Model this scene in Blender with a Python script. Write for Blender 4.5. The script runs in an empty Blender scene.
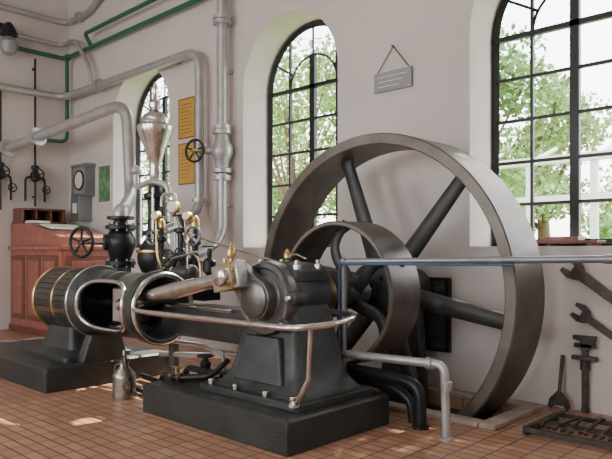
import bpy, bmesh, math, random
from mathutils import Vector, Matrix
random.seed(7)
V=Vector
# ---------------------------------------------------------------- materials
def mat(name,col,rough=.5,metal=0.,noise=0.,nscale=8.,bump=0.,bscale=40.,spec=.5):
    m=bpy.data.materials.new(name); m.use_nodes=True
    nt=m.node_tree; b=nt.nodes['Principled BSDF']
    b.inputs['Base Color'].default_value=(*col,1); b.inputs['Roughness'].default_value=rough
    b.inputs['Metallic'].default_value=metal; b.inputs['Specular IOR Level'].default_value=spec
    tc=nt.nodes.new('ShaderNodeTexCoord')
    if noise>0:
        n=nt.nodes.new('ShaderNodeTexNoise'); n.inputs['Scale'].default_value=nscale; n.inputs['Detail'].default_value=5
        nt.links.new(tc.outputs['Object'],n.inputs['Vector'])
        r=nt.nodes.new('ShaderNodeValToRGB')
        r.color_ramp.elements[0].position=.3; r.color_ramp.elements[1].position=.7
        r.color_ramp.elements[0].color=(*[c*(1-noise) for c in col],1)
        r.color_ramp.elements[1].color=(*[min(1,c*(1+noise)) for c in col],1)
        nt.links.new(n.outputs['Fac'],r.inputs['Fac']); nt.links.new(r.outputs['Color'],b.inputs['Base Color'])
        mr=nt.nodes.new('ShaderNodeMapRange'); mr.inputs['To Min'].default_value=max(0,rough-.08); mr.inputs['To Max'].default_value=min(1,rough+.1)
        nt.links.new(n.outputs['Fac'],mr.inputs['Value']); nt.links.new(mr.outputs['Result'],b.inputs['Roughness'])
    if bump>0:
        n2=nt.nodes.new('ShaderNodeTexNoise'); n2.inputs['Scale'].default_value=bscale; n2.inputs['Detail'].default_value=6
        nt.links.new(tc.outputs['Object'],n2.inputs['Vector'])
        bp=nt.nodes.new('ShaderNodeBump'); bp.inputs['Strength'].default_value=bump; bp.inputs['Distance'].default_value=.01
        nt.links.new(n2.outputs['Fac'],bp.inputs['Height']); nt.links.new(bp.outputs['Normal'],b.inputs['Normal'])
    return m
M={}
M['wall']=mat('plaster_wall',(.645,.60,.58),.85,0,.06,.9,.3,14)
M['ceil']=mat('ceiling_paint',(.6,.57,.56),.9)
M['cast']=mat('cast_iron_dark',(.050,.056,.056),.42,.3,.35,5,.6,50)
M['block']=mat('painted_block',(.028,.032,.031),.45,.05,.35,4,.7,45)
M['wheel']=mat('wheel_steel',(.155,.140,.125),.44,.65,.3,3,.2,30)
M['spoke']=mat('spoke_paint',(.05,.052,.052),.45,.3,.25,4,.2,30)
M['steel']=mat('polished_steel',(.68,.67,.65),.22,1,.15,12)
M['gsteel']=mat('grey_machined_steel',(.17,.17,.165),.34,.85,.25,8)
M['silver']=mat('silver_pipe_paint',(.46,.46,.47),.36,.55,.12,6)
M['rail']=mat('rail_paint',(.25,.27,.29),.35,.6,.1,6)
M['brass']=mat('brass',(.60,.42,.19),.3,1,.2,10)
M['black']=mat('black_iron',(.018,.020,.021),.40,.3)
M['green']=mat('green_pipe_paint',(.02,.13,.07),.4,0,.1,8)
M['blue']=mat('blue_hose',(.05,.10,.25),.35)
M['wood']=mat('red_brown_wood',(.33,.12,.09),.38,0,.25,5,.1,30)
M['wood2']=mat('dark_wood',(.17,.06,.04),.42,0,.25,8)
M['yellow']=mat('yellow_sign',(.55,.32,.05),.5,0,.08,20)
M['paper']=mat('paper',(.8,.78,.72),.7)
M['sign']=mat('grey_sign',(.30,.31,.31),.4,.2,.06,10)
M['ink']=mat('ink',(.05,.05,.05),.6)
M['poster']=mat('poster_green',(.12,.26,.14),.6,0,.5,9)
M['slat']=mat('cylinder_lagging',(.075,.075,.07),.33,.7,.25,5)
M['stone']=mat('curb_stone',(.34,.28,.24),.85,0,.2,6,.4,30)
M['rust']=mat('tool_iron',(.075,.065,.058),.45,.7,.35,14)
M['can']=mat('can_tin',(.34,.32,.28),.28,.95,.3,10)
M['terracotta']=mat('terracotta',(.5,.2,.1),.8,0,.1,10)
M['leaf']=mat('leaves',(.14,.25,.07),.7,0,.6,1.5)
M['leaf2']=mat('leaves_light',(.24,.35,.12),.7,0,.5,1.5)
M['bark']=mat('bark',(.12,.08,.05),.9,0,.3,8)
M['grass']=mat('grass',(.2,.28,.1),.9,0,.3,2)
M['pit']=mat('pit_concrete',(.1,.09,.08),.9)
M['greyframe']=mat('grey_frame_paint',(.62,.64,.67),.5)
M['dial']=mat('dial_face',(.75,.74,.7),.3)
# floor tiles
fm=bpy.data.materials.new('floor_tiles'); fm.use_nodes=True; nt=fm.node_tree; b=nt.nodes['Principled BSDF']
tc=nt.nodes.new('ShaderNodeTexCoord'); br=nt.nodes.new('ShaderNodeTexBrick')
nt.links.new(tc.outputs['Object'],br.inputs['Vector'])
br.inputs['Scale'].default_value=1; br.inputs['Brick Width'].default_value=.22; br.inputs['Row Height'].default_value=.11
br.inputs['Mortar Size'].default_value=.009; br.inputs['Mortar Smooth'].default_value=.25; br.offset=.0
br.inputs['Color1'].default_value=(.48,.275,.175,1); br.inputs['Color2'].default_value=(.37,.20,.125,1); br.inputs['Mortar'].default_value=(.14,.075,.05,1)
no=nt.nodes.new('ShaderNodeTexNoise'); no.inputs['Scale'].default_value=1.3; no.inputs['Detail'].default_value=6
nt.links.new(tc.outputs['Object'],no.inputs['Vector'])
mr=nt.nodes.new('ShaderNodeMapRange'); mr.inputs['To Min'].default_value=.7; mr.inputs['To Max'].default_value=1.3
nt.links.new(no.outputs['Fac'],mr.inputs['Value'])
mx=nt.nodes.new('ShaderNodeVectorMath'); mx.operation='SCALE'
nt.links.new(br.outputs['Color'],mx.inputs[0]); nt.links.new(mr.outputs['Result'],mx.inputs['Scale'])
nt.links.new(mx.outputs['Vector'],b.inputs['Base Color']); b.inputs['Roughness'].default_value=.42
bp=nt.nodes.new('ShaderNodeBump'); bp.inputs['Strength'].default_value=.6; bp.inputs['Distance'].default_value=.006; bp.invert=True
nt.links.new(br.outputs['Fac'],bp.inputs['Height']); nt.links.new(bp.outputs['Normal'],b.inputs['Normal'])
M['floor']=fm

# ---------------------------------------------------------------- mesh builder
def frame(axis):
    a=V(axis).normalized(); h=V((0,0,1)) if abs(a.z)<.9 else V((1,0,0))
    u=h.cross(a).normalized(); v=a.cross(u).normalized()
    return u,v,a
class G:
    def __init__(s,name): s.n=name; s.v=[]; s.f=[]; s.fm=[]; s.mats=[]; s.cur=0
    def m(s,k):
        if k not in s.mats: s.mats.append(k)
        s.cur=s.mats.index(k); return s
    def add(s,vs,fs):
        o=len(s.v); s.v+= [tuple(x) for x in vs]
        for f in fs: s.f.append([i+o for i in f]); s.fm.append(s.cur)
    def box(s,c,size,R=None):
        c=V(c); hx,hy,hz=[k/2 for k in size]; vs=[]
        for x in(-hx,hx):
            for y in(-hy,hy):
                for z in(-hz,hz):
                    p=V((x,y,z)); p=R@p if R else p; vs.append(c+p)
        s.add(vs,[(0,1,3,2),(4,6,7,5),(0,4,5,1),(2,3,7,6),(0,2,6,4),(1,5,7,3)]); return s
    def bx(s,x0,x1,y0,y1,z0,z1): return s.box(((x0+x1)/2,(y0+y1)/2,(z0+z1)/2),(x1-x0,y1-y0,z1-z0))
    def lathe(s,o,axis,prof,n=32,closed=False,caps=True):
        o=V(o);u,v,a=frame(axis); vs=[];fs=[]
        for r,h in prof:
            for i in range(n):
                t=2*math.pi*i/n; vs.append(o+a*h+(u*math.cos(t)+v*math.sin(t))*max(r,1e-4))
        k=len(prof); rng=k if closed else k-1
        for j in range(rng):
            j2=(j+1)%k
            for i in range(n):
                i2=(i+1)%n; fs.append((j*n+i,j*n+i2,j2*n+i2,j2*n+i))
        if caps and not closed:
            fs.append(tuple(range(n))[::-1]); fs.append(tuple((k-1)*n+i for i in range(n)))
        s.add(vs,fs); return s
    def cyl(s,p0,p1,r0,r1=None,n=20):
        p0=V(p0);p1=V(p1); r1=r0 if r1 is None else r1
        return s.lathe(p0,p1-p0,[(r0,0),(r1,(p1-p0).length)],n)
    def sph(s,c,r,n=16,sq=1.):
        return s.lathe(c,(0,0,1),[(r*math.sin(math.pi*i/10),-r*sq*math.cos(math.pi*i/10)) for i in range(11)],n)
    def torus(s,c,axis,R,r,n=36,k=10):
        return s.lathe(c,axis,[(R+r*math.cos(2*math.pi*i/k),r*math.sin(2*math.pi*i/k)) for i in range(k)],n,closed=True)
    def tube(s,pts,r,n=14,closed=False,flat=1.,fl_axis=None):
        pts=[V(p) for p in pts]; k=len(pts); rs=r if isinstance(r,(list,tuple)) else [r]*k
        vs=[];fs=[]; pu=None
        for j in range(k):
            if closed: t=(pts[(j+1)%k]-pts[j-1])
            else: t=(pts[min(j+1,k-1)]-pts[max(j-1,0)])
            t.normalize()
            if fl_axis is not None: u=V(fl_axis); u=(u-t*u.dot(t)).normalized()
            elif pu is None: u,_,_=frame(t)
            else: u=(pu-t*pu.dot(t)).normalized()
            pu=u; w=t.cross(u)
            for i in range(n):
                q=2*math.pi*i/n; vs.append(pts[j]+u*math.cos(q)*rs[j]*flat+w*math.sin(q)*rs[j])
        for j in range(k if closed else k-1):
            j2=(j+1)%k
            for i in range(n):
                i2=(i+1)%n; fs.append((j*n+i,j*n+i2,j2*n+i2,j2*n+i))
        if not closed: fs.append(tuple(range(n))[::-1]); fs.append(tuple((k-1)*n+i for i in range(n)))
        s.add(vs,fs); return s
    def loft(s,secs,n=6):
        vs=[];fs=[];N=4*(n+1)
        for (z,x0,x1,y0,y1,r) in secs:
            for ci,(cx,cy,a0) in enumerate([(x1-r,y1-r,0),(x0+r,y1-r,90),(x0+r,y0+r,180),(x1-r,y0+r,270)]):
                for i in range(n+1):
                    a=math.radians(a0+90*i/n); vs.append((cx+r*math.cos(a),cy+r*math.sin(a),z))
        for j in range(len(secs)-1):
            for i in range(N):
                i2=(i+1)%N; fs.append((j*N+i,j*N+i2,(j+1)*N+i2,(j+1)*N+i))
        fs.append(tuple(range(N))[::-1]); fs.append(tuple((len(secs)-1)*N+i for i in range(N)))
        s.add(vs,fs); return s
    def prism(s,o,u,v,poly,th):
        o=V(o);u=V(u);v=V(v);w=u.cross(v).normalized()*th; n=len(poly)
        vs=[o+u*a+v*b for a,b in poly]+[o+u*a+v*b+w for a,b in poly]
        fs=[tuple(range(n))[::-1],tuple(range(n,2*n))]+[(i,(i+1)%n,n+(i+1)%n,n+i) for i in range(n)]
        s.add(vs,fs); return s
    def bolts(s,o,axis,R,k,r,h,ph=0.):
        o=V(o);u,v,a=frame(axis)
        for i in range(k):
            t=2*math.pi*i/k+ph; p=o+(u*math.cos(t)+v*math.sin(t))*R
            s.lathe(p,a,[(r,0),(r,h)],6)
        return s
    def flange(s,o,axis,R,h,k=8):
        s.lathe(V(o)-V(axis).normalized()*h/2,axis,[(R,0),(R,h)],28)
        s.bolts(V(o)-V(axis).normalized()*(h/2+.015),axis,R*.82,k,R*.09,h+.03); return s
    def hand(s,c,axis,R,r,sp=5,mrim='black'):
        s.m(mrim); s.torus(c,axis,R,r); u,v,a=frame(axis)
        for i in range(sp):
            t=2*math.pi*i/sp+.3; s.cyl(V(c),V(c)+(u*math.cos(t)+v*math.sin(t))*R,r*.7,r*.7,8)
        s.lathe(V(c)-a*R*.12,a,[(R*.2,0),(R*.2,R*.24)],14); return s
    def done(s,bevel=0.,parent=None,ang=38):
        me=bpy.data.meshes.new(s.n); me.from_pydata(s.v,[],s.f)
        for k in s.mats: me.materials.append(M[k])
        me.polygons.foreach_set('material_index',s.fm); me.update()
        bm=bmesh.new(); bm.from_mesh(me); bmesh.ops.recalc_face_normals(bm,faces=bm.faces)
        for f in bm.faces: f.smooth=True
        for e in bm.edges:
            if len(e.link_faces)==2 and e.calc_face_angle(0)>math.radians(ang): e.smooth=False
        bm.to_mesh(me); bm.free()
        ob=bpy.data.objects.new(s.n,me); bpy.context.scene.collection.objects.link(ob)
        if bevel>0:
            md=ob.modifiers.new('bev','BEVEL'); md.width=bevel; md.segments=2; md.limit_method='ANGLE'; md.angle_limit=math.radians(50)
        if parent: ob.parent=parent
        return ob
def fillet(pts,r,n=7):
    pts=[V(p) for p in pts]; out=[pts[0]]
    for i in range(1,len(pts)-1):
        a=(pts[i-1]-pts[i]);b=(pts[i+1]-pts[i]); rr=min(r,a.length*.49,b.length*.49)
        A=pts[i]+a.normalized()*rr;B=pts[i]+b.normalized()*rr
        for k in range(n+1):
            t=k/n; out.append(A*(1-t)**2+pts[i]*2*t*(1-t)+B*t*t)
    out.append(pts[-1]); return out

# ---------------------------------------------------------------- room
WY=6.5; LX=-13.3; RX=3.2; FY=-4.5; H=7.4; TH=.62
SILL=1.64; SPR=4.065; HW=.965
wins=[-10.465,-6.565,-2.675,1.2]
def arch(cx,e=0.,z0=SILL,n=28):
    p=[(cx-HW-e,z0),(cx+HW+e,z0)]
    for i in range(n+1):
        a=math.pi*i/n; p.append((cx+(HW+e)*math.cos(a),SPR+(HW+e)*math.sin(a)))
    return p
def boolean_wall(name,g,cutters):
    ob=g.done(ang=20)
    for c in cutters:
        md=ob.modifiers.new('b','BOOLEAN'); md.operation='DIFFERENCE'; md.solver='EXACT'; md.object=c
    dg=bpy.context.evaluated_depsgraph_get(); me=bpy.data.meshes.new_from_object(ob.evaluated_get(dg))
    ob.modifiers.clear(); ob.data=me
    for c in cutters: bpy.data.objects.remove(c)
    for p in me.polygons: p.use_smooth=False
    return ob
cs=[]
for cx in wins:
    c=G('cut').m('wall').prism((0,WY-.2,0),(1,0,0),(0,0,1),arch(cx),-(TH+.4)).done(); cs.append(c)
boolean_wall('wall_back',G('wall_back').m('wall').bx(LX-.3,RX+.3,WY,WY+TH,-.02,H),cs)
cs=[]
fw=[-9.5,-5.5,-1.5]
for cx in fw:
    cs.append(G('cut').m('wall').prism((0,FY-.9,0),(1,0,0),(0,0,1),arch(cx),-1.2).done())
boolean_wall('wall_front',G('wall_front').m('wall').bx(LX-.3,RX+.3,FY-.4,FY,-.02,H),cs)
G('wall_left').m('wall').bx(LX-.3,LX,FY,WY,-.02,H).done()
G('wall_right').m('wall').bx(RX,RX+.3,FY,WY,-.02,H).done()
G('ceiling').m('ceil').bx(LX-.3,RX+.3,FY-.4,WY+TH,H,H+.2).done()
# floor with pit
px0,px1,py0,py1=-5.75,-2.85,5.36,6.14
g=G('floor').m('floor')
for (a,b_,c,d) in [(LX-.3,px0,FY-.4,WY),(px1,RX+.3,FY-.4,WY),(px0,px1,FY-.4,py0),(px0,px1,py1,WY)]:
    g.bx(a,b_,c,d,-.12,0)
g.m('pit').bx(px0-.1,px1+.1,py0-.1,py1+.1,-.95,-.85).bx(px0-.1,px0,py0,py1,-.85,-.12).bx(px1,px1+.1,py0,py1,-.85,-.12).bx(px0-.1,px1+.1,py0-.1,py0,-.85,-.12).bx(px0-.1,px1+.1,py1,py1+.1,-.85,-.12)
g.done()
g=G('wheel_pit_curb').m('stone')
g.bx(px1,px1+.16,py0-.12,py1+.12,0,.05).bx(px0-.16,px0,py0-.12,py1+.12,0,.05).bx(px0,px1,py0-.14,py0,0,.05).bx(px0,px1,py1,py1+.14,0,.05)
g.done(.01)

# windows
def window(name,cx,y):
    g=G(name).m('black')
    pts=[(cx-HW+.03,y,SILL+.03),(cx+HW-.03,y,SILL+.03)]
    for i in range(25):
        a=math.pi*i/24; pts.append((cx+(HW-.03)*math.cos(a),y,SPR+(HW-.03)*math.sin(a)))
    g.tube(pts,.055,4,closed=True,fl_axis=(0,1,0))
    for k in (-.5,.5): g.bx(cx+k*HW-.017,cx+k*HW+.017,y-.02,y+.02,SILL,SPR+HW*.86)
    g.bx(cx-.05,cx+.05,y-.03,y+.03,SILL,SPR+.48)
    rows=5
    for i in range(1,rows):
        z=SILL+(SPR-SILL)*i/rows; g.bx(cx-HW,cx+HW,y-.018,y+.018,z-.018,z+.018)
    g.bx(cx-HW,cx+HW,y-.03,y+.03,SPR-.03,SPR+.03); g.bx(cx-HW,cx+HW,y-.03,y+.03,SILL,SILL+.08)
    for rr in (.48,):
        g.tube([(cx+rr*math.cos(math.pi*i/20),y,SPR+rr*math.sin(math.pi*i/20)) for i in range(21)],.02,4,fl_axis=(0,1,0))
    for a in (30,90,150):
        a=math.radians(a); g.cyl((cx+.48*math.cos(a),y,SPR+.48*math.sin(a)),(cx+HW*math.cos(a),y,SPR+HW*math.sin(a)),.018,.018,6)
    return g.done()
for i,cx in enumerate(wins): window('window_%d'%(i+1),cx,WY+.55)
for i,cx in enumerate(fw): window('window_%d'%(i+5),cx,FY-.3)

# ---------------------------------------------------------------- flywheel
SX,SZ=-4.27,1.16
def wheel(name,y0,y1,R,t,nsp,ph,rh,spw,curved=False,mr='wheel'):
    g=G(name).m(mr); w=y1-y0; c=.012
    g.lathe((SX,y0,SZ),(0,1,0),[(R-c,0),(R,c),(R,w-c),(R-c,w),(R-t+c,w),(R-t,w-c),(R-t-.015,w/2),(R-t,c),(R-t+c,0)],128,closed=True)
    g.m('spoke'); ym=(y0+y1)/2
    g.lathe((SX,y0+.05,SZ),(0,1,0),[(rh*.8,0),(rh,.03),(rh,w-.13),(rh*.8,w-.1)],40)
    for k in range(nsp):
        a=math.radians(ph+360/nsp*k)
        pts=[];rs=[]
        for i in range(11):
            q=i/10; rr=rh*.7+(R-t*.6-rh*.7)*q
            aa=a+(.38*math.sin(q*math.pi) if curved else 0)
            pts.append((SX+rr*math.cos(aa),ym,SZ+rr*math.sin(aa)))
            rs.append(spw*(1.15-.4*q+(.35 if i==10 else 0)+(.15 if i==0 else 0)))
        g.tube(pts,rs,16,flat=.55,fl_axis=(0,1,0))
    return g
g=wheel('flywheel',5.44,6.05,1.69,.12,6,-10,.3,.10)
g.m('steel').cyl((SX,5.4,SZ),(SX,6.05,SZ),.12)
g.m('spoke').bolts((SX,5.46,SZ),(0,1,0),.2,8,.03,.06)
g.done()
g=wheel('belt_pulley',4.88,5.36,.735,.05,5,20,.17,.065,True)
g.m('steel').cyl((SX,4.6,SZ),(SX,5.38,SZ),.11)
g.m('spoke').lathe((SX,4.7,SZ),(0,1,0),[(.2,0),(.24,.02),(.24,.14),(.2,.16)],32)
g.done()
G('outboard_bearing').m('cast').loft([(-.85,SX-.4,SX+.4,6.06,6.13,.03),(.6,SX-.25,SX+.25,6.06,6.2,.03),(SZ,SX-.2,SX+.2,6.06,6.2,.03)]).lathe((SX,6.06,SZ),(0,1,0),[(.22,0),(.22,.3)],28).done()

# ---------------------------------------------------------------- foundations
g=G('engine_foundation_block').m('block')
g.loft([(0,-5.55,-3.5,3.47,4.8,.03),(.26,-5.55,-3.5,3.47,4.8,.03),(.28,-5.53,-3.52,3.49,4.78,.03)])
g.done(.01)
g=G('engine_foundation_block').m('block')
g.loft([(0,-9.6,-7.0,3.15,4.8,.03),(.26,-9.6,-7.0,3.15,4.8,.03),(.28,-9.58,-7.02,3.17,4.78,.03)])
g.done(.01)

# ---------------------------------------------------------------- main bearing pedestal
AY=3.9
g=G('crankshaft_bearing_pedestal').m('cast')
g.loft([(.28,-4.95,-3.6,3.70,4.72,.06),(.34,-4.95,-3.6,3.70,4.72,.06)])
g.loft([(.34,-4.86,-3.68,3.78,4.66,.08),(.37,-4.82,-3.72,3.82,4.64,.08),(.44,-4.75,-3.78,3.88,4.6,.09),(.6,-4.70,-3.84,3.92,4.56,.09),(.95,-4.66,-3.90,3.98,4.52,.09),(1.12,-4.58,-3.96,4.0,4.5,.09)])
g.m('gsteel').lathe((SX,3.93,SZ),(0,1,0),[(.16,-.03),(.19,-.02),(.20,0),(.27,.0),(.28,-.015),(.32,-.015),(.335,0),(.34,.03),(.34,.1)],48)
g.m('cast').lathe((SX,4.02,SZ),(0,1,0),[(.325,0),(.325,.48),(.31,.51),(.2,.53)],40)
g.loft([(.42,-4.6,-3.95,3.84,4.0,.03),(.82,-4.5,-4.05,3.9,4.05,.03)])
g.loft([(SZ+.16,SX-.30,SX+.30,4.05,4.47,.04),(SZ+.25,SX-.30,SX+.30,4.05,4.47,.04),(SZ+.30,SX-.2,SX+.2,4.10,4.42,.04),(SZ+.33,SX-.12,SX+.12,4.14,4.38,.04)])
g.m('steel')
for sx in(-.24,.24):
    for yy in(4.11,4.39):
        g.cyl((SX+sx,yy,SZ+.25),(SX+sx,yy,SZ+.35),.022,.022,12); g.lathe((SX+sx,yy,SZ+.26),(0,0,1),[(.042,0),(.042,.05)],6)
for bxx in(-4.8,-4.45,-4.05,-3.72):
    g.lathe((bxx,3.75,.34),(0,0,1),[(.035,0),(.035,.05)],6)
g.m('cast')
for (dx,dz) in((.36,.02),(.27,-.22)):
    g.lathe((SX+dx,3.92,SZ+dz),(0,1,0),[(.04,-.02),(.065,0),(.065,.14)],16); g.m('steel').lathe((SX+dx,3.86,SZ+dz),(0,1,0),[(.03,0),(.03,.06)],6); g.m('cast')
g.m('brass').lathe((SX-.02,4.25,SZ+.33),(0,0,1),[(.02,0),(.02,.02),(.035,.03),(.035,.08),(.02,.1),(.01,.12)],18)
g.lathe((SX+.0,3.9,SZ),(0,1,0),[(.08,-.06),(.1,-.05),(.1,0)],28)
g.m('steel').tube([(SX-.02,4.25,SZ+.38),(SX+.15,4.2,SZ+.4),(SX+.32,4.15,SZ+.36)],.01,6)
g.done(.006)

# crank + connecting rod
CPX,CPZ=-4.50,1.36
g=G('crank_and_connecting_rod')
g.m('gsteel').lathe((SX,3.78,SZ),(0,1,0),[(.13,0),(.17,.02),(.17,.12)],32)
d=V((CPX-SX,0,CPZ-SZ)); dl=d.length; u=d.normalized(); w=V((0,1,0)).cross(u)
poly=[]
for i in range(13):
    a=math.pi/2+math.pi*i/12; poly.append((.19*math.cos(a),.19*math.sin(a)))
for i in range(13):
    a=-math.pi/2+math.pi*i/12; poly.append((dl+.12*math.cos(a),.12*math.sin(a)))
g.prism((SX,3.91,SZ),u,w,poly,-.10)
g.m('steel').cyl((CPX,3.62,CPZ),(CPX,3.85,CPZ),.06)
g.lathe((CPX,3.58,CPZ),(0,1,0),[(.07,0),(.09,.015),(.09,.04)],24)
HX,HZ=-6.45,.98
rd=(V((HX,0,HZ))-V((CPX,0,CPZ))).normalized(); RY=3.74
Rm=Matrix.Rotation(math.atan2(-(rd.z),rd.x),3,'Y')
g.m('steel')
c0=V((CPX,RY,CPZ))
g.box(c0+rd*.02,(.36,.13,.24),Rm)
g.m('brass').box(c0+rd*.0,(.17,.16,.25),Rm)
g.m('steel').lathe(c0-V((0,.09,0)),(0,1,0),[(.075,0),(.085,.01),(.085,.03)],24)
pts=[c0+rd*t for t in (.18,.3,.8,1.3,1.7,1.95)]
g.tube(pts,[.055,.065,.085,.09,.08,.07],20)
g.m('brass').lathe((CPX,RY,CPZ+.12),(0,0,1),[(.02,0),(.02,.05),(.04,.06),(.045,.12),(.03,.15),(.012,.16),(.012,.19)],18)
g.m('steel').cyl((CPX-.09,RY,CPZ+.1),(CPX-.09,RY,CPZ+.17),.02).cyl((CPX+.1,RY,CPZ+.1),(CPX+.1,RY,CPZ+.16),.02)
g.done(.008)

# ---------------------------------------------------------------- cylinder
CZ=.98; CX0,CX1=-8.2,-7.2
g=G('steam_cylinder').m('black')
g.lathe((CX0,AY,CZ),(1,0,0),[(.3,0),(.37,.02),(.37,CX1-CX0)],48)
g.m('slat')
ns=34
for i in range(ns):
    a0=2*math.pi*i/ns; a1=a0+2*math.pi/ns*.93
    vs=[];L0=CX0+.08;L1=CX1-.06
    for X in(L0,L1):
        for r in(.365,.395):
            for a in(a0,(a0+a1)/2,a1):
                vs.append((X,AY+r*math.cos(a),CZ+r*math.sin(a)))
    g.add(vs,[(3,4,10,9),(4,5,11,10),(0,3,9,6),(2,8,11,5),(0,1,4,3),(1,2,5,4),(6,9,10,7),(7,10,11,8)])
for X,rr,hh,mm in((CX0+.03,.41,.05,'brass'),(CX1-.08,.42,.07,'cast'),(CX0+.55,.402,.03,'brass')):
    g.m(mm).lathe((X,AY,CZ),(1,0,0),[(rr-.01,0),(rr,.01),(rr,hh-.01),(rr-.01,hh)],56)
g.m('cast').lathe((CX0-.1,AY,CZ),(1,0,0),[(.12,0),(.2,.02),(.33,.05),(.36,.14)],48)
g.m('steel').bolts((CX0-.05,AY,CZ),(1,0,0),.31,12,.022,.05)
g.m('cast').loft([(.28,-8.35,-7.15,3.45,4.35,.08),(.34,-8.35,-7.15,3.45,4.35,.08),(.40,-8.15,-7.3,3.6,4.2,.08),(.66,-8.05,-7.4,3.65,4.15,.08)])
g.loft([(1.15,-8.2,-7.25,4.1,4.42,.1),(1.34,-8.15,-7.3,4.13,4.42,.1),(1.38,-8.05,-7.4,4.18,4.40,.1)])
for i in range(6): g.m('gsteel').lathe((-8.05+i*.13,4.27,1.375),(0,0,1),[(.018,0),(.018,.03)],6)
g.done(.004)

# ---------------------------------------------------------------- crosshead guide (bored barrel with oval window)
g=G('crosshead_guide').m('cast')
GX0,GX1=-7.2,-5.82; ro,ri=.385,.32
g.lathe((GX0,AY,CZ),(1,0,0),[(.43,0),(.43,.07),(.385,.12),(ro-.01,.3),(ro-.02,1.1),(ro,1.22),(ro+.015,1.27),(ro+.015,1.38),(ri,1.38),(ri,.02)],72,closed=True)
ob=g.done()
OX=-6.52
def oval(t):
    n=3.0; c=math.cos(t);s_=math.sin(t)
    return .50*math.copysign(abs(c)**(2/n),c), math.radians(46)*math.copysign(abs(s_)**(2/n),s_)
cut=G('cut').m('steel'); pl=[]
for i in range(48):
    x,a=oval(2*math.pi*i/48); pl.append((OX+x,CZ+.37*math.sin(a)))
cut.prism((0,AY-.8,0),(1,0,0),(0,0,1),pl,-.8); cut=cut.done()
md=ob.modifiers.new('b','BOOLEAN'); md.object=cut; md.solver='EXACT'
dg=bpy.context.evaluated_depsgraph_get(); me=bpy.data.meshes.new_from_object(ob.evaluated_get(dg)); ob.modifiers.clear(); ob.data=me; bpy.data.objects.remove(cut)
guide=ob
g=G('guide_window_trim').m('steel')
g.tube([(OX+oval(2*math.pi*i/64)[0],AY-.375*math.cos(oval(2*math.pi*i/64)[1]),CZ+.375*math.sin(oval(2*math.pi*i/64)[1])) for i in range(64)],.026,12,closed=True)
g.torus((GX1,AY,CZ),(1,0,0),.36,.032,48)
g.torus((GX0+.03,AY,CZ),(1,0,0),.425,.018,48)
g.cyl((GX0,AY,CZ),(-6.6,AY,CZ),.05)
g.done(parent=guide)
g=G('crosshead').m('steel').box((-6.45,AY,CZ),(.34,.3,.4)).bx(-6.68,-6.22,AY-.16,AY+.16,CZ-.31,CZ-.22).bx(-6.68,-6.22,AY-.16,AY+.16,CZ+.22,CZ+.31)
g.done(.02,parent=guide)
g=G('bed_girder').m('cast')
g.loft([(.68,-6.0,-4.6,4.06,4.28,.04),(.74,-6.05,-4.6,4.02,4.32,.04),(.98,-6.05,-4.6,4.02,4.32,.04),(1.02,-6.05,-4.6,4.06,4.28,.04)])
g.m('steel').tube([(-5.9,4.0,1.0),(-4.8,4.0,1.0)],.018,8)
g.done(.01,parent=guide)
g=G('guide_foot').m('cast').loft([(.28,-7.18,-7.02,3.6,4.2,.03),(.6,-7.16,-7.0,3.7,4.1,.03)]).done(.01,parent=guide)

# guard rail round the crank
g=G('crank_guard_rail').m('steel')
path=fillet([(-5.95,3.60,1.0),(-5.6,3.45,.99),(-3.42,3.45,1.0),(-3.22,3.7,1.03),(-3.3,4.1,1.06),(-3.8,4.25,1.06)],.2)
g.tube(path,.026,12,flat=1.)
g.tube([(-3.38,3.6,1.0),(-3.42,3.62,.6),(-3.62,3.66,.32)],.02,10)
g.lathe((-3.62,3.66,.34),(0,0,1),[(.05,0),(.05,.02),(.025,.05)],14)
g.done()

# ---------------------------------------------------------------- governor column
GX,GY=-7.2,4.7
g=G('steam_governor')
g.m('black').lathe((GX,GY,0),(0,0,1),[(.16,1.0),(.16,1.12),(.13,1.15),(.13,1.28),(.17,1.31),(.22,1.42),(.23,1.52),(.19,1.66),(.13,1.74),(.12,1.78),(.16,1.8),(.16,1.84),(.1,1.87),(.09,2.1),(.10,2.25),(.15,2.28),(.15,2.33),(.09,2.36),(.08,2.5)],36)
g.m('steel').lathe((GX,GY,0),(0,0,1),[(.05,2.5),(.08,2.6),(.07,2.68),(.09,2.76),(.13,2.9),(.21,3.1),(.235,3.17),(.235,3.21),(.19,3.25),(.19,3.29),(.15,3.36),(.09,3.4),(.05,3.43),(.085,3.46),(.09,3.51),(.035,3.56),(.025,3.68),(.04,3.72),(.01,3.8)],36)
g.m('silver')
g.tube(fillet([(GX-.3,GY-.1,2.62),(GX-.3,GY-.1,2.42),(GX+.05,GY-.08,2.5),(GX+.3,GY,2.42),(GX+.3,GY,2.25)],.12),.04,12)
g.sph((GX-.3,GY-.1,2.66),.07); g.sph((GX+.3,GY,2.22),.06)
g.m('steel').cyl((GX+.1,GY-.1,1.3),(GX+.1,GY-.1,2.4),.015).cyl((GX-.16,GY-.1,1.75),(GX-.16,GY-.1,2.4),.015)
g.m('brass').lathe((GX,GY,1.56),(0,0,1),[(.24,0),(.245,.02),(.24,.04)],36)
g.m('cast').lathe((GX,4.25,1.18),(0,1,0),[(.10,0),(.10,.45)],24)
g.done()
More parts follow.
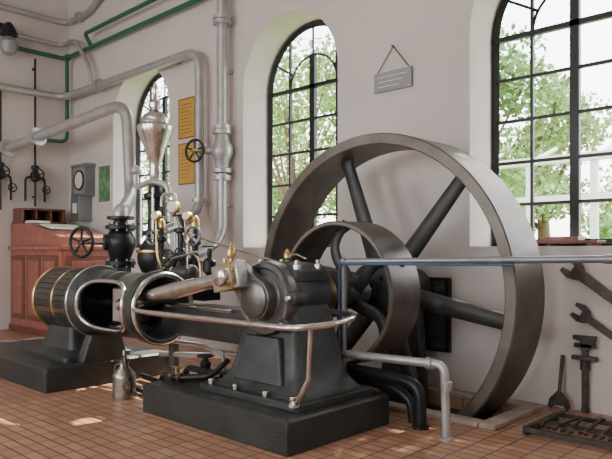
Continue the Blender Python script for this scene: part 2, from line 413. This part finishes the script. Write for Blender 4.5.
# stop valve with handwheel
g=G('steam_stop_valve').m('black')
vx,vy=-7.72,4.5
g.lathe((vx,vy,0),(0,0,1),[(.14,1.15),(.14,1.38),(.2,1.4),(.2,1.45),(.13,1.47),(.16,1.55),(.2,1.66),(.2,1.74),(.15,1.84),(.12,1.86),(.2,1.88),(.2,1.93),(.1,1.95),(.09,2.0),(.18,2.01),(.18,2.05)],32)
g.m('gsteel').bolts((vx,vy,1.36),(0,0,1),.17,8,.018,.12).bolts((vx,vy,1.85),(0,0,1),.17,8,.018,.11)
ax=V((-.35,-1,0)).normalized()
g.m('black').cyl(V((vx,vy,1.7)),V((vx,vy,1.7))+ax*.22,.13,.1); g.m('steel').cyl(V((vx,vy,1.7)),V((vx,vy,1.7))+ax*.52,.025)
g.hand(V((vx,vy,1.7))+ax*.5,V((.35,-1,0)),.19,.022,5)
g.done()
# auxiliary valve group
g=G('lubricator_valve_group')
for (x,y,z0,z1,r) in((-6.5,4.62,1.1,2.0,.05),(-6.2,4.6,1.15,1.85,.04),(-6.75,4.5,1.15,1.9,.035),(-6.35,4.5,1.15,1.7,.045),(-5.95,4.62,1.15,1.62,.035),(-6.9,4.6,1.15,2.15,.03)):
    g.m('black').lathe((x,y,0),(0,0,1),[(r*2,z0),(r*2,z0+.04),(r,z0+.06),(r,z0+.16),(r*2.2,z0+.2),(r*2.2,z0+.32),(r,z0+.36),(r,z1-.2),(r*1.9,z1-.18),(r*1.9,z1-.14),(r*.8,z1-.12),(r*.8,z1)],20)
g.lathe((-6.5,4.5,1.45),(1,0,0),[(.05,-.3),(.05,.35)],16)
g.m('gsteel').lathe((-6.2,4.48,1.32),(1,0,0),[(.08,-.2),(.11,-.18),(.11,.1),(.08,.12)],20)
g.m('black').bx(-6.95,-5.85,4.45,4.7,1.02,1.15)
g.hand((-6.05,4.45,1.76),(.3,-1,.2),.11,.014,5,'gsteel')
g.hand((-6.4,4.35,1.5),(.3,-1,0),.10,.013,5,'black')
g.hand((-6.5,4.62,2.02),(0,0,1),.10,.013,5,'black')
g.hand((-6.8,4.4,1.75),(.4,-1,0),.085,.012,4,'gsteel')
g.hand((-5.95,4.62,1.64),(0,0,1),.08,.011,4,'black')
g.hand((-6.2,4.38,1.56),(.3,-1,0),.07,.010,4,'black')
for (x,y,z,r) in((-6.5,4.5,2.12,.085),(-6.75,4.42,2.02,.06),(-6.22,4.5,2.0,.055)):
    g.m('brass').lathe((x,y,z),(.25,-1,0),[(r,-.03),(r,.03),(r*.8,.035)],28); g.m('dial').lathe((x+.008,y-.035,z),(.25,-1,0),[(r*.78,0),(r*.78,.004)],28)
g.m('brass').lathe((-6.2,4.6,1.85),(0,0,1),[(.02,0),(.05,.03),(.05,.12),(.02,.16)],16).lathe((-6.75,4.5,1.85),(0,0,1),[(.02,0),(.045,.03),(.045,.1),(.02,.14)],16)
g.m('silver').tube(fillet([(-6.5,4.5,2.1),(-6.5,4.6,1.9),(-6.3,4.62,1.6),(-6.3,4.62,1.1)],.1),.018,8)
g.tube(fillet([(-6.9,4.6,2.1),(-6.9,4.6,2.3),(-6.6,4.6,2.3),(-6.6,4.6,1.6)],.08),.02,8)
g.m('brass').tube(fillet([(-6.2,4.45,1.95),(-6.1,4.42,1.6),(-5.85,4.4,1.5),(-5.8,4.4,1.15)],.1),.012,8)
g.tube(fillet([(-6.75,4.42,1.96),(-6.7,4.4,1.5),(-6.55,4.38,1.35)],.1),.012,8)
g.m('steel').tube([(-6.9,4.4,1.2),(-6.3,4.36,1.5),(-5.9,4.4,1.58)],.014,8).cyl((-6.1,4.42,1.1),(-6.1,4.42,1.7),.012)
g.m('cast').lathe((-6.6,4.58,.28),(0,0,1),[(.14,-.28),(.14,-.24),(.07,-.2),(.06,.6),(.1,.74)],20)
g.done()
# valve gear rods
g=G('valve_gear_rods').m('steel')
g.tube([(-6.1,4.6,1.74),(-5.2,4.64,1.55),(-4.35,4.66,1.36)],.013,8)
g.tube([(-7.2,4.42,.85),(-4.4,4.62,.93)],.022,10)
g.tube([(-7.2,4.45,.72),(-5.0,4.62,.70)],.03,10)
g.tube([(-6.6,4.45,1.15),(-5.6,4.5,1.22),(-4.6,4.55,1.3)],.02,8)
g.m('brass').lathe((SX,4.58,SZ),(0,1,0),[(.2,0),(.24,.01),(.24,.09),(.2,.1)],32)
g.m('black').box((-4.5,4.63,1.33),(.3,.05,.1))
g.done()

# ---------------------------------------------------------------- pipes
def pipe(name,path,r,mt,rb=.3,fl=(),n=16):
    g=G(name).m(mt); g.tube(fillet(path,rb),r,n)
    for (p,a) in fl: g.flange(p,a,r*1.75,.06,8)
    return g
HT=H-.01
PX=-7.80;PY=6.3
g=pipe('vertical_steam_pipe',[(PX,PY,HT),(PX,PY,1.75),(PX-.05,PY-.5,1.5),(PX-.05,5.2,1.45)],.082,'silver',.3,[((PX,PY,5.2),(0,0,1)),((PX,PY,5.13),(0,0,1)),((PX,PY,3.5),(0,0,1)),((PX,PY,2.72),(0,0,1))])
g.lathe((PX,PY,0),(0,0,1),[(.09,2.78),(.15,2.8),(.15,2.86),(.1,2.88),(.12,3.0),(.17,3.08),(.17,3.2),(.12,3.28),(.1,3.38),(.15,3.4),(.15,3.46),(.09,3.5)],28)
g.m('silver').cyl((PX,PY,3.14),(PX-.18,PY-.2,3.14),.06); g.hand((PX-.30,PY-.30,3.14),(.25,-.95,0),.17,.02,5,'black'); g.m('brass').cyl((PX,PY,3.14),(PX-.31,PY-.33,3.14),.035)
for z in(4.4,2.3): g.m('silver').bx(PX-.03,PX+.03,PY,WY-.005,z-.03,z+.03)
g.done()
g=pipe('exhaust_pipe',[(LX+.2,2.,4.83),(LX+.2,PY,4.83),(-8.38,PY,4.83),(-8.38,PY,2.15),(-8.3,5.6,1.9)],.075,'silver',.35,[((-8.38,PY,2.4),(0,0,1)),((-11.6,PY,4.83),(1,0,0))])
for x in(-12.6,-9.2): g.bx(x-.03,x+.03,PY,WY-.005,4.8,4.86)
g.done()
g=pipe('main_steam_pipe',[(LX+.06,5.1,3.62),(-13.0,5.2,3.66),(-9.75,5.8,4.12),(-9.62,5.8,2.5),(-7.8,4.6,2.14),(-7.72,4.5,2.12),(-7.72,4.5,2.05)],.1,'silver',.4,[((-13.1,5.14,3.64),(1,.2,.1)),((-12.2,5.35,3.775),(1,.18,.14))])
g.done()
pipe('green_water_pipe',[(LX+.12,1.5,5.69),(LX+.12,6.36,5.69),(-6.2,6.36,5.69),(-6.2,6.36,HT)],.045,'green',.15,[],12).lathe((-13.1,6.36,5.69),(1,0,0),[(.07,0),(.07,.08)],16).tube(fillet([(-13.08,6.36,5.69),(-13.08,6.36,3.9),(-13.2,5.9,3.9),(-13.22,5.7,3.9)],.15),.04,12).done()
pipe('green_water_pipe',[(-12.1,6.42,5.69),(-12.1,6.25,5.95),(-7.6,6.25,5.98),(-6.8,6.25,5.98),(-6.8,6.25,HT)],.04,'green',.1,[],12).done()
pipe('upper_silver_pipe',[(LX+.12,1.5,6.45),(LX+.12,6.4,6.45),(-12.2,6.4,6.45),(-11.5,6.4,6.75),(-9.8,6.4,6.8),(-9.8,6.4,7.25)],.06,'silver',.2,[((-12.6,6.39,6.45),(1,0,0))]).done()
pipe('branch_silver_pipe',[(LX+.12,2,5.95),(LX+.12,6.3,5.95),(-12.6,6.3,5.95),(-12.0,6.3,5.3),(-12.0,6.34,4.9)],.045,'silver',.2).done()
# left wall small gear
for nm,yy,z0,z1 in(('valve_riser',5.72,2.5,5.55),('valve_riser',5.03,2.4,4.9)):
    g=G(nm).m('black').cyl((LX+.12,yy,z0),(LX+.12,yy,z1),.022)
    g.lathe((LX+.12,yy,3.0),(0,0,1),[(.03,0),(.09,.05),(.1,.15),(.05,.25),(.08,.28),(.08,.33),(.03,.36)],16)
    g.tube(fillet([(LX+.12,yy-.2,2.6),(LX+.12,yy-.2,3.1),(LX+.12,yy+.2,3.1),(LX+.12,yy+.2,2.6)],.1),.025,8)
    g.hand((LX+.28,yy,3.15),(1,0,0),.11,.015,4); g.cyl((LX+.12,yy,3.15),(LX+.28,yy,3.15),.015)
    g.hand((LX+.2,yy+.2,2.85),(1,0,0),.08,.012,4)
    for z in(z0+.2,z1-.2): g.bx(LX+.005,LX+.12,yy-.02,yy+.02,z-.02,z+.02)
    g.done()
g=G('bell_lamp').m('black').lathe((LX+.3,5.12,5.75),(0,0,1),[(.05,.35),(.09,.3),(.16,.16),(.17,.1),(.1,.1)],24)
g.m('sign').lathe((LX+.3,5.12,5.45),(0,0,1),[(.02,0),(.12,.04),(.17,.14),(.18,.26),(.1,.36)],24); g.m('black').bx(LX+.005,LX+.3,5.08,5.16,6.0,6.06).bx(LX+.005,LX+.05,5.0,5.24,5.9,6.15).done()

# ---------------------------------------------------------------- signs
for (z0,z1) in((3.5,4.18),(2.72,3.42)):
    g=G('yellow_notice_plaque').m('yellow').bx(-9.19,-8.73,6.47,6.497,z0,z1)
    g.m('wood2').bx(-9.19,-8.73,6.464,6.471,z1-.015,z1).bx(-9.19,-8.73,6.464,6.471,z0,z0+.015).bx(-9.19,-9.175,6.464,6.471,z0,z1).bx(-8.745,-8.73,6.464,6.471,z0,z1)
    for k in range(9): g.bx(-9.13,-8.8-random.random()*.12,6.464,6.471,z1-.11-k*.06,z1-.1-k*.06)
    g.done()
g=G('hanging_wall_sign').m('sign').bx(-4.96,-4.4,6.46,6.485,3.58,3.82)
g.m('paper')
for k in range(3): g.bx(-4.9,-4.46-.06*k,6.456,6.461,3.755-k*.06,3.763-k*.06)
g.m('black').cyl((-4.92,6.475,3.82),(-4.68,6.475,4.12),.006,.006,6).cyl((-4.44,6.475,3.82),(-4.68,6.475,4.12),.006,.006,6).cyl((-4.68,6.45,4.12),(-4.68,6.49,4.12),.012,.012,8)
g.done()
g=G('gauge_cabinet').m('sign').bx(-12.7,-12.15,6.3,6.495,2.75,3.3); g.m('rail').bx(-12.6,-12.25,6.2,6.495,2.2,2.7).m('dial').lathe((-12.42,6.295,3.03),(0,-1,0),[(.18,0),(.18,.01)],28).m('black').torus((-12.42,6.29,3.03),(0,1,0),.19,.02)
g.m('rail').bx(-12.76,-12.09,6.28,6.497,3.3,3.36).bx(-12.72,-12.68,6.27,6.497,2.75,3.3).bx(-12.17,-12.13,6.27,6.497,2.75,3.3).bx(-12.72,-12.13,6.27,6.497,2.7,2.76); g.m('paper').bx(-12.5,-12.33,6.19,6.2,2.35,2.55); g.done(.01)
G('wall_poster').m('poster').bx(-11.95,-11.52,6.475,6.497,2.56,3.28).m('paper').bx(-11.97,-11.5,6.485,6.498,2.54,3.30).done()

# iron hatch in wall
g=G('iron_hatch').m('black').bx(-4.8,-3.87,6.44,6.498,.42,1.28); g.m('cast').bx(-4.75,-3.92,6.42,6.44,.46,1.24)
for z in(.6,.8,1.0,1.15): g.bx(-4.7,-3.95,6.405,6.42,z-.02,z+.02)
g.done(.005)

# ---------------------------------------------------------------- desk (against the left wall, slope facing the engine)
g=G('writing_desk').m('wood')
x0,x1,y0,y1=-13.25,-11.05,5.25,6.3
g.bx(x0,x1,y0,y1,.1,1.62).m('wood2').bx(x0,x1+.04,y0-.04,y1,0,.12).m('wood')
g.bx(x0,x1+.05,y0-.06,y1,1.60,1.68)
g.prism((0,y1,0),(1,0,0),(0,0,1),[(x0,1.68),(x1,1.68),(x1,1.84),(-12.45,2.12),(x0,2.12)],(y1-y0))
g.m('wood2')
for i in range(3):
    a=x0+.12+i*.7; g.bx(a,a+.58,y0-.02,y0,.25,1.5)
g.m('wood')
for i in range(3):
    a=x0+.12+i*.7; g.bx(a+.08,a+.5,y0-.035,y0-.01,.35,1.4)
g.m('wood2').bx(x1,x1+.02,y0+.1,y1-.1,.25,1.5).m('wood').bx(x1,x1+.035,y0+.2,y1-.2,.35,1.4)
g.m('brass'); [g.sph((x0+.62+i*.7,y0-.05,.9),.025) for i in range(3)]
g.m('wood2').bx(x0,-12.75,y0+.02,y1-.1,2.12,2.17).bx(x0,-12.8,y0+.05,y0+.09,2.17,2.42).bx(x0,-12.8,y1-.15,y1-.11,2.17,2.42).bx(x0,-12.8,y0+.05,y1-.11,2.40,2.44).bx(x0,x0+.03,y0+.05,y1-.11,2.17,2.4)
for yy in(5.6,5.9): g.bx(x0,-12.82,yy-.015,yy+.015,2.17,2.4)
g.m('paper')
sa=math.atan2(.28,1.4); Rp=Matrix.Rotation(sa,3,'Y')
g.box((-11.95,5.55,2.05),(.5,.36,.02),Rp).box((-11.95,5.93,2.05),(.5,.36,.02),Rp)
g.box((-12.55,5.5,2.15),(.25,.4,.05))
g.done(.012)

# ---------------------------------------------------------------- right side pipes & rail
g=G('hand_rail').m('rail')
g.tube(fillet([(-3.96,4.68,.28),(-3.96,4.68,1.49),(-1.69,5.2,1.53),(-.2,5.55,1.55),(-.2,5.55,0)],.07),.030,14)
g.lathe((-3.96,4.68,.28),(0,0,1),[(.06,0),(.06,.02),(.03,.04)],16); g.lathe((-.2,5.55,0),(0,0,1),[(.06,0),(.06,.02),(.03,.04)],16)
g.sph((-3.96,4.68,1.49),.04); g.lathe((-1.75,5.187,1.528),(1,.23,.01),[(.037,0),(.037,.1)],14).lathe((-2.6,4.99,1.514),(1,.23,.01),[(.037,0),(.037,.1)],14)
g.m('blue').tube(fillet([(-3.98,4.635,.45),(-3.98,4.635,1.465),(-2.4,4.98,1.478)],.06),.010,8)
g.done()
g=G('drain_pipe').m('silver').tube(fillet([(-4.45,4.66,.6),(-2.88,4.72,.63),(-2.86,4.72,0)],.09),.038,14)
g.lathe((-3.05,4.713,.627),(1,0,0),[(.05,0),(.05,.06)],16).lathe((-2.86,4.72,.42),(0,0,1),[(.05,0),(.05,.07)],16).lathe((-2.86,4.72,0),(0,0,1),[(.06,0),(.06,.02),(.04,.03)],16).done()
g=G('black_drain_pipe').m('black').tube(fillet([(-4.5,4.86,.44),(-3.5,4.87,.42),(-3.22,4.87,.38),(-3.22,4.87,0)],.16),.055,14).tube(fillet([(-4.4,4.98,.3),(-3.6,4.99,.3),(-3.4,4.99,.2),(-3.38,4.99,0)],.16),.045,14)
g.lathe((-3.22,4.87,0),(0,0,1),[(.08,0),(.08,.03)],16).done()

# floor level piping between blocks
g=G('condensate_valve_piping').m('black')
g.tube(fillet([(-6.9,4.3,.06),(-6.2,4.2,.06),(-5.75,4.1,.06),(-5.68,4.1,.34),(-5.2,4.1,.34)],.1),.035,10)
g.tube(fillet([(-6.6,3.95,.04),(-5.75,3.78,.04),(-5.62,3.76,.33),(-5.3,3.72,.33),(-5.0,3.9,.36),(-4.98,4.1,.5)],.09),.028,10)
g.m('silver').tube(fillet([(-6.85,4.55,.3),(-5.5,4.6,.42),(-4.97,4.6,.42)],.1),.03,10)
g.tube(fillet([(-6.95,4.42,.5),(-5.9,4.45,.52),(-5.3,4.3,.5),(-5.3,4.3,.3)],.1),.024,10)
g.m('black').lathe((-5.35,4.1,.28),(0,0,1),[(.07,0),(.09,.04),(.05,.1),(.06,.14),(.02,.2)],16)
g.hand((-5.35,4.1,.5),(0,0,1),.08,.012,4)
g.m('gsteel').lathe((-5.45,3.75,.33),(1,0,0),[(.05,0),(.05,.05),(.035,.06),(.035,.12),(.05,.13),(.05,.18)],16)
g.m('brass').lathe((-5.36,3.75,.36),(0,0,1),[(.02,0),(.02,.06)],10).bx(-5.43,-5.29,3.74,3.76,.42,.435)
g.m('black').tube([(-5.3,4.0,.31),(-4.97,4.3,.33)],.03,8)
g.m('rust').tube([(-5.45,3.85,.3),(-5.1,4.1,.32)],.03,8)
g.done()

# oil can
g=G('oil_can').m('can').lathe((-6.2,3.66,0),(0,0,1),[(.125,0),(.13,.01),(.125,.06),(.125,.22),(.12,.26),(.05,.34),(.045,.38),(.065,.39),(.065,.42),(.03,.43),(.015,.52)],28)
g.tube(fillet([(-6.2+.11,3.66,.08),(-6.2+.2,3.6,.18),(-6.2+.17,3.54,.4),(-6.2+.22,3.52,.5)],.05),.012,8)
g.tube(fillet([(-6.32,3.66,.1),(-6.42,3.66,.18),(-6.40,3.66,.34),(-6.25,3.66,.36)],.06),.01,8)
g.done()

# ---------------------------------------------------------------- wrenches on wall
def spanner(name,h,t,w,jaw,y=6.44,th=.03):
    g=G(name).m('rust'); h=V((h[0],0,h[1]));t=V((t[0],0,t[1])); u=(t-h).normalized(); v=V((0,-1,0)).cross(u); L=(t-h).length
    o=V((h.x,y,h.z))
    poly=[(jaw*.7,w/2),(jaw*.45,jaw*.55),(-jaw*.1,jaw*.75),(-jaw*.8,jaw*.55),(-jaw*.75,jaw*.28),(-jaw*.05,jaw*.25),(-jaw*.0,-jaw*.2),(-jaw*.65,-jaw*.3),(-jaw*.65,-jaw*.6),(0,-jaw*.7),(jaw*.5,-jaw*.5),(jaw*.75,-w/2)]
    tail=[(L-jaw*.7,-w*.4),(L-jaw*.3,-jaw*.4),(L+jaw*.3,-jaw*.45),(L+jaw*.3,-jaw*.18),(L-jaw*.1,-jaw*.12),(L-jaw*.1,jaw*.12),(L+jaw*.3,jaw*.2),(L+jaw*.3,jaw*.45),(L-jaw*.3,jaw*.4),(L-jaw*.7,w*.4)]
    g.prism(o,u,v,poly+tail,th)
    g.m('black').cyl((h.x+u.x*jaw,y,h.z+u.z*jaw),(h.x+u.x*jaw,6.495,h.z+u.z*jaw),.008)
    return g.done(.005)
spanner('open_end_wrench',(-2.46,1.41),(-1.72,.86),.10,.15)
spanner('open_end_wrench',(-2.38,.97),(-1.75,.55),.07,.125)
g=G('adjustable_wrench').m('rust')
g.bx(-2.378,-2.322,6.42,6.46,.02,.62).prism((-2.35,6.46,.62),(1,0,0),(0,0,1),[(-.04,0),(.04,0),(.09,.05),(.11,.14),(-.11,.14),(-.11,.10),(-.03,.08)],.05)
g.bx(-2.47,-2.23,6.40,6.46,.52,.56).bx(-2.45,-2.25,6.41,6.46,.64,.68).lathe((-2.35,6.44,.42),(0,0,1),[(.045,0),(.045,.1)],16).torus((-2.35,6.44,.03),(0,1,0),.03,.012,16,6)
g.done(.004)
g=G('ring_spanner').m('rust').tube([(-2.56,6.42,.55),(-2.56,6.32,.12)],.018,10)
g.prism((-2.56,6.34,.1),(1,0,0),(0,0,1),[(-.02,.1),(.02,.1),(.09,.02),(.11,-.05),(.08,-.09),(.05,-.04),(-.05,-.04),(-.08,-.09),(-.11,-.05),(-.09,.02)],.03)
g.done(.003)
# tool rack on floor with spanners lying across it
g=G('floor_tool_rack').m('rust')
rx0,rx1,ry0,ry1=-2.45,-1.2,5.32,6.0
for yy in(ry0,ry0+.34,ry1): g.bx(rx0,rx1,yy-.02,yy+.02,.03,.07)
for xx in(rx0,rx1): g.bx(xx-.02,xx+.02,ry0,ry1,.0,.07)
x=rx0+.10; k=0
while x<rx1-.05:
    L=.46+random.random()*.12; ex=random.uniform(-.06,.06); jw=.05+.012*(k%3)
    o=V((x,ry0+.03+random.random()*.05,.085)); u=V((ex,L,0)).normalized(); v=V((0,0,1)).cross(u); w=.022
    poly=[(jw*.8,w/2),(jw*.4,jw*.6),(-jw*.2,jw*.75),(-jw*.9,jw*.55),(-jw*.8,jw*.28),(0,jw*.25),(0,-jw*.25),(-jw*.8,-jw*.28),(-jw*.9,-jw*.55),(-jw*.2,-jw*.75),(jw*.4,-jw*.6),(jw*.8,-w/2),
          (L-jw,-w/2),(L-jw*.3,-jw*.55),(L+jw*.4,-jw*.4),(L+jw*.4,jw*.4),(L-jw*.3,jw*.55),(L-jw,w/2)]
    g.prism(o,u,v,poly,.022)
    x+=.125; k+=1
g.done(.003)

# sill things
g=G('wooden_tray').m('wood2').bx(-3.0,-2.3,6.62,6.9,SILL+.03,SILL+.06).bx(-2.95,-2.9,6.62,6.9,SILL,SILL+.03).bx(-2.4,-2.35,6.62,6.9,SILL,SILL+.03)
g.m('wood').bx(-2.9,-2.5,6.66,6.85,SILL+.06,SILL+.10); g.done(.004)
g=G('flower_pot').m('terracotta').lathe((-3.4,6.8,SILL),(0,0,1),[(.05,0),(.07,.1),(.08,.1),(.08,.13),(.06,.13)],20); g.m('leaf')
for i in range(40):
    a=random.random()*6.28; r=random.random()*.09; z=.14+random.random()*.14
    c=V((-3.4+r*math.cos(a),6.8+r*math.sin(a),SILL+z)); s_=.025
    g.add([c+V((-s_,0,0)),c+V((0,s_,s_)),c+V((s_,0,s_*.5)),c+V((0,-s_,-s_*.3))],[(0,1,2,3)])
g.done()

# ---------------------------------------------------------------- outside
G('outside_ground').m('grass').bx(-60,40,7.12,70,-.6,-.3).done()
def tree(x,y,h,rad,n,lm,cz=None,cxo=0.,nb=14):
    g=G('tree').m('bark').tube([(x,y,-.35),(x+.1,y,h*.3),(x+cxo*.5,y,h*.75)],[.22,.17,.08],10)
    blobs=[]
    for i in range(nb):
        a=random.random()*6.28; rr=rad*.75*math.sqrt(random.random()); lo=h*.35 if cz is None else cz
        blobs.append((V((x+cxo+rr*math.cos(a),y+rr*math.sin(a),lo+random.random()*(h*.95-lo))),rad*(.3+.25*random.random())))
        g.tube([(x+cxo*.3,y,min(lo,h*.5)),blobs[-1][0]],[.06,.02],6)
    g.m(lm)
    for i in range(n):
        c,r=random.choice(blobs); d_=V((random.gauss(0,1),random.gauss(0,1),random.gauss(0,1))).normalized()*r*(random.random()**.4)
        p=c+d_; s_=.06+.06*random.random()
        u=V((random.gauss(0,1),random.gauss(0,1),random.gauss(0,1))).normalized(); w=u.orthogonal().normalized()
        g.add([p-u*s_,p+w*s_*.6,p+u*s_,p-w*s_*.6],[(0,1,2,3)])
    return g.done()
tree(-8.5,14.5,7,2.6,7000,'leaf'); tree(-13.5,13.5,7.5,2.8,7000,'leaf2'); tree(-18,15,7,3,5000,'leaf')
tree(-7.6,17.5,6.4,1.9,5000,'leaf2'); tree(-22,17,8,3.5,4500,'leaf2'); tree(-4.2,15.5,2.2,1.3,3000,'leaf')
tree(-28,20,8,3.5,4000,'leaf'); tree(-11,20,6,3,4000,'leaf'); tree(-7,23,4.2,2.2,3500,'leaf2')
tree(-.3,12,11.5,2.6,20000,'leaf',8.2,-2.3,26)  # added tree, crown out of view, placed to shade the right window's sun patch
g=G('greenhouse_frame').m('greyframe')
for x in(-6.6,-5.4,-4.2,-3.0): g.bx(x-.06,x+.06,11.9,12.02,-.35,3.3)
for z in(2.55,3.3): g.bx(-6.7,-2.9,11.86,12.04,z-.07,z+.07)
for x in(-6.6,-5.4,-4.2,-3.0): g.tube([(x,12,3.3),(x,13.2,3.7)],.04,6)
g.done()

# ---------------------------------------------------------------- light
w=bpy.data.worlds.new('World'); bpy.context.scene.world=w; w.use_nodes=True
bg=w.node_tree.nodes['Background']; sky=w.node_tree.nodes.new('ShaderNodeTexSky'); sky.sky_type='NISHITA'
sky.sun_disc=False; sky.sun_elevation=math.radians(48); sky.sun_rotation=math.radians(0); sky.dust_density=3; sky.air_density=1
mixn=w.node_tree.nodes.new('ShaderNodeMixRGB'); mixn.inputs['Fac'].default_value=.75; mixn.inputs['Color2'].default_value=(7.5,7.6,7.8,1)
w.node_tree.links.new(sky.outputs['Color'],mixn.inputs['Color1']); w.node_tree.links.new(mixn.outputs['Color'],bg.inputs['Color']); bg.inputs['Strength'].default_value=1.15
sun=bpy.data.lights.new('sun','SUN'); sun.energy=20; sun.angle=.01; sun.color=(1,.88,.72)
so=bpy.data.objects.new('sun',sun); bpy.context.scene.collection.objects.link(so)
sd=V((.05,-1,-1.05)); so.rotation_euler=sd.to_track_quat('-Z','Y').to_euler()
for i,cx in enumerate(fw):  # added area lamps standing in for daylight from the unseen front windows
    l=bpy.data.lights.new('window_daylight','AREA'); l.shape='RECTANGLE'; l.size=1.9; l.size_y=3.2; l.energy=130; l.color=(1,.97,.93)
    o=bpy.data.objects.new('window_daylight',l); bpy.context.scene.collection.objects.link(o); o.location=(cx,FY+.05,3.2); o.rotation_euler=(math.radians(90),0,0)
l=bpy.data.lights.new('ceiling_lamp','AREA'); l.shape='RECTANGLE'; l.size=6; l.size_y=1; l.energy=85; l.color=(1,.95,.9)  # made-up overhead fill to brighten the room, no fixture modelled
o=bpy.data.objects.new('ceiling_lamp',l); bpy.context.scene.collection.objects.link(o); o.location=(-5,1,H-.1)

# ---------------------------------------------------------------- camera
cam=bpy.data.cameras.new('camera'); cam.sensor_width=36; cam.lens=640/612*36; cam.shift_y=20.5/612
co=bpy.data.objects.new('camera',cam); bpy.context.scene.collection.objects.link(co)
co.location=(0,0,1.6); co.rotation_euler=(math.radians(90),0,math.radians(43.6)); bpy.context.scene.camera=co
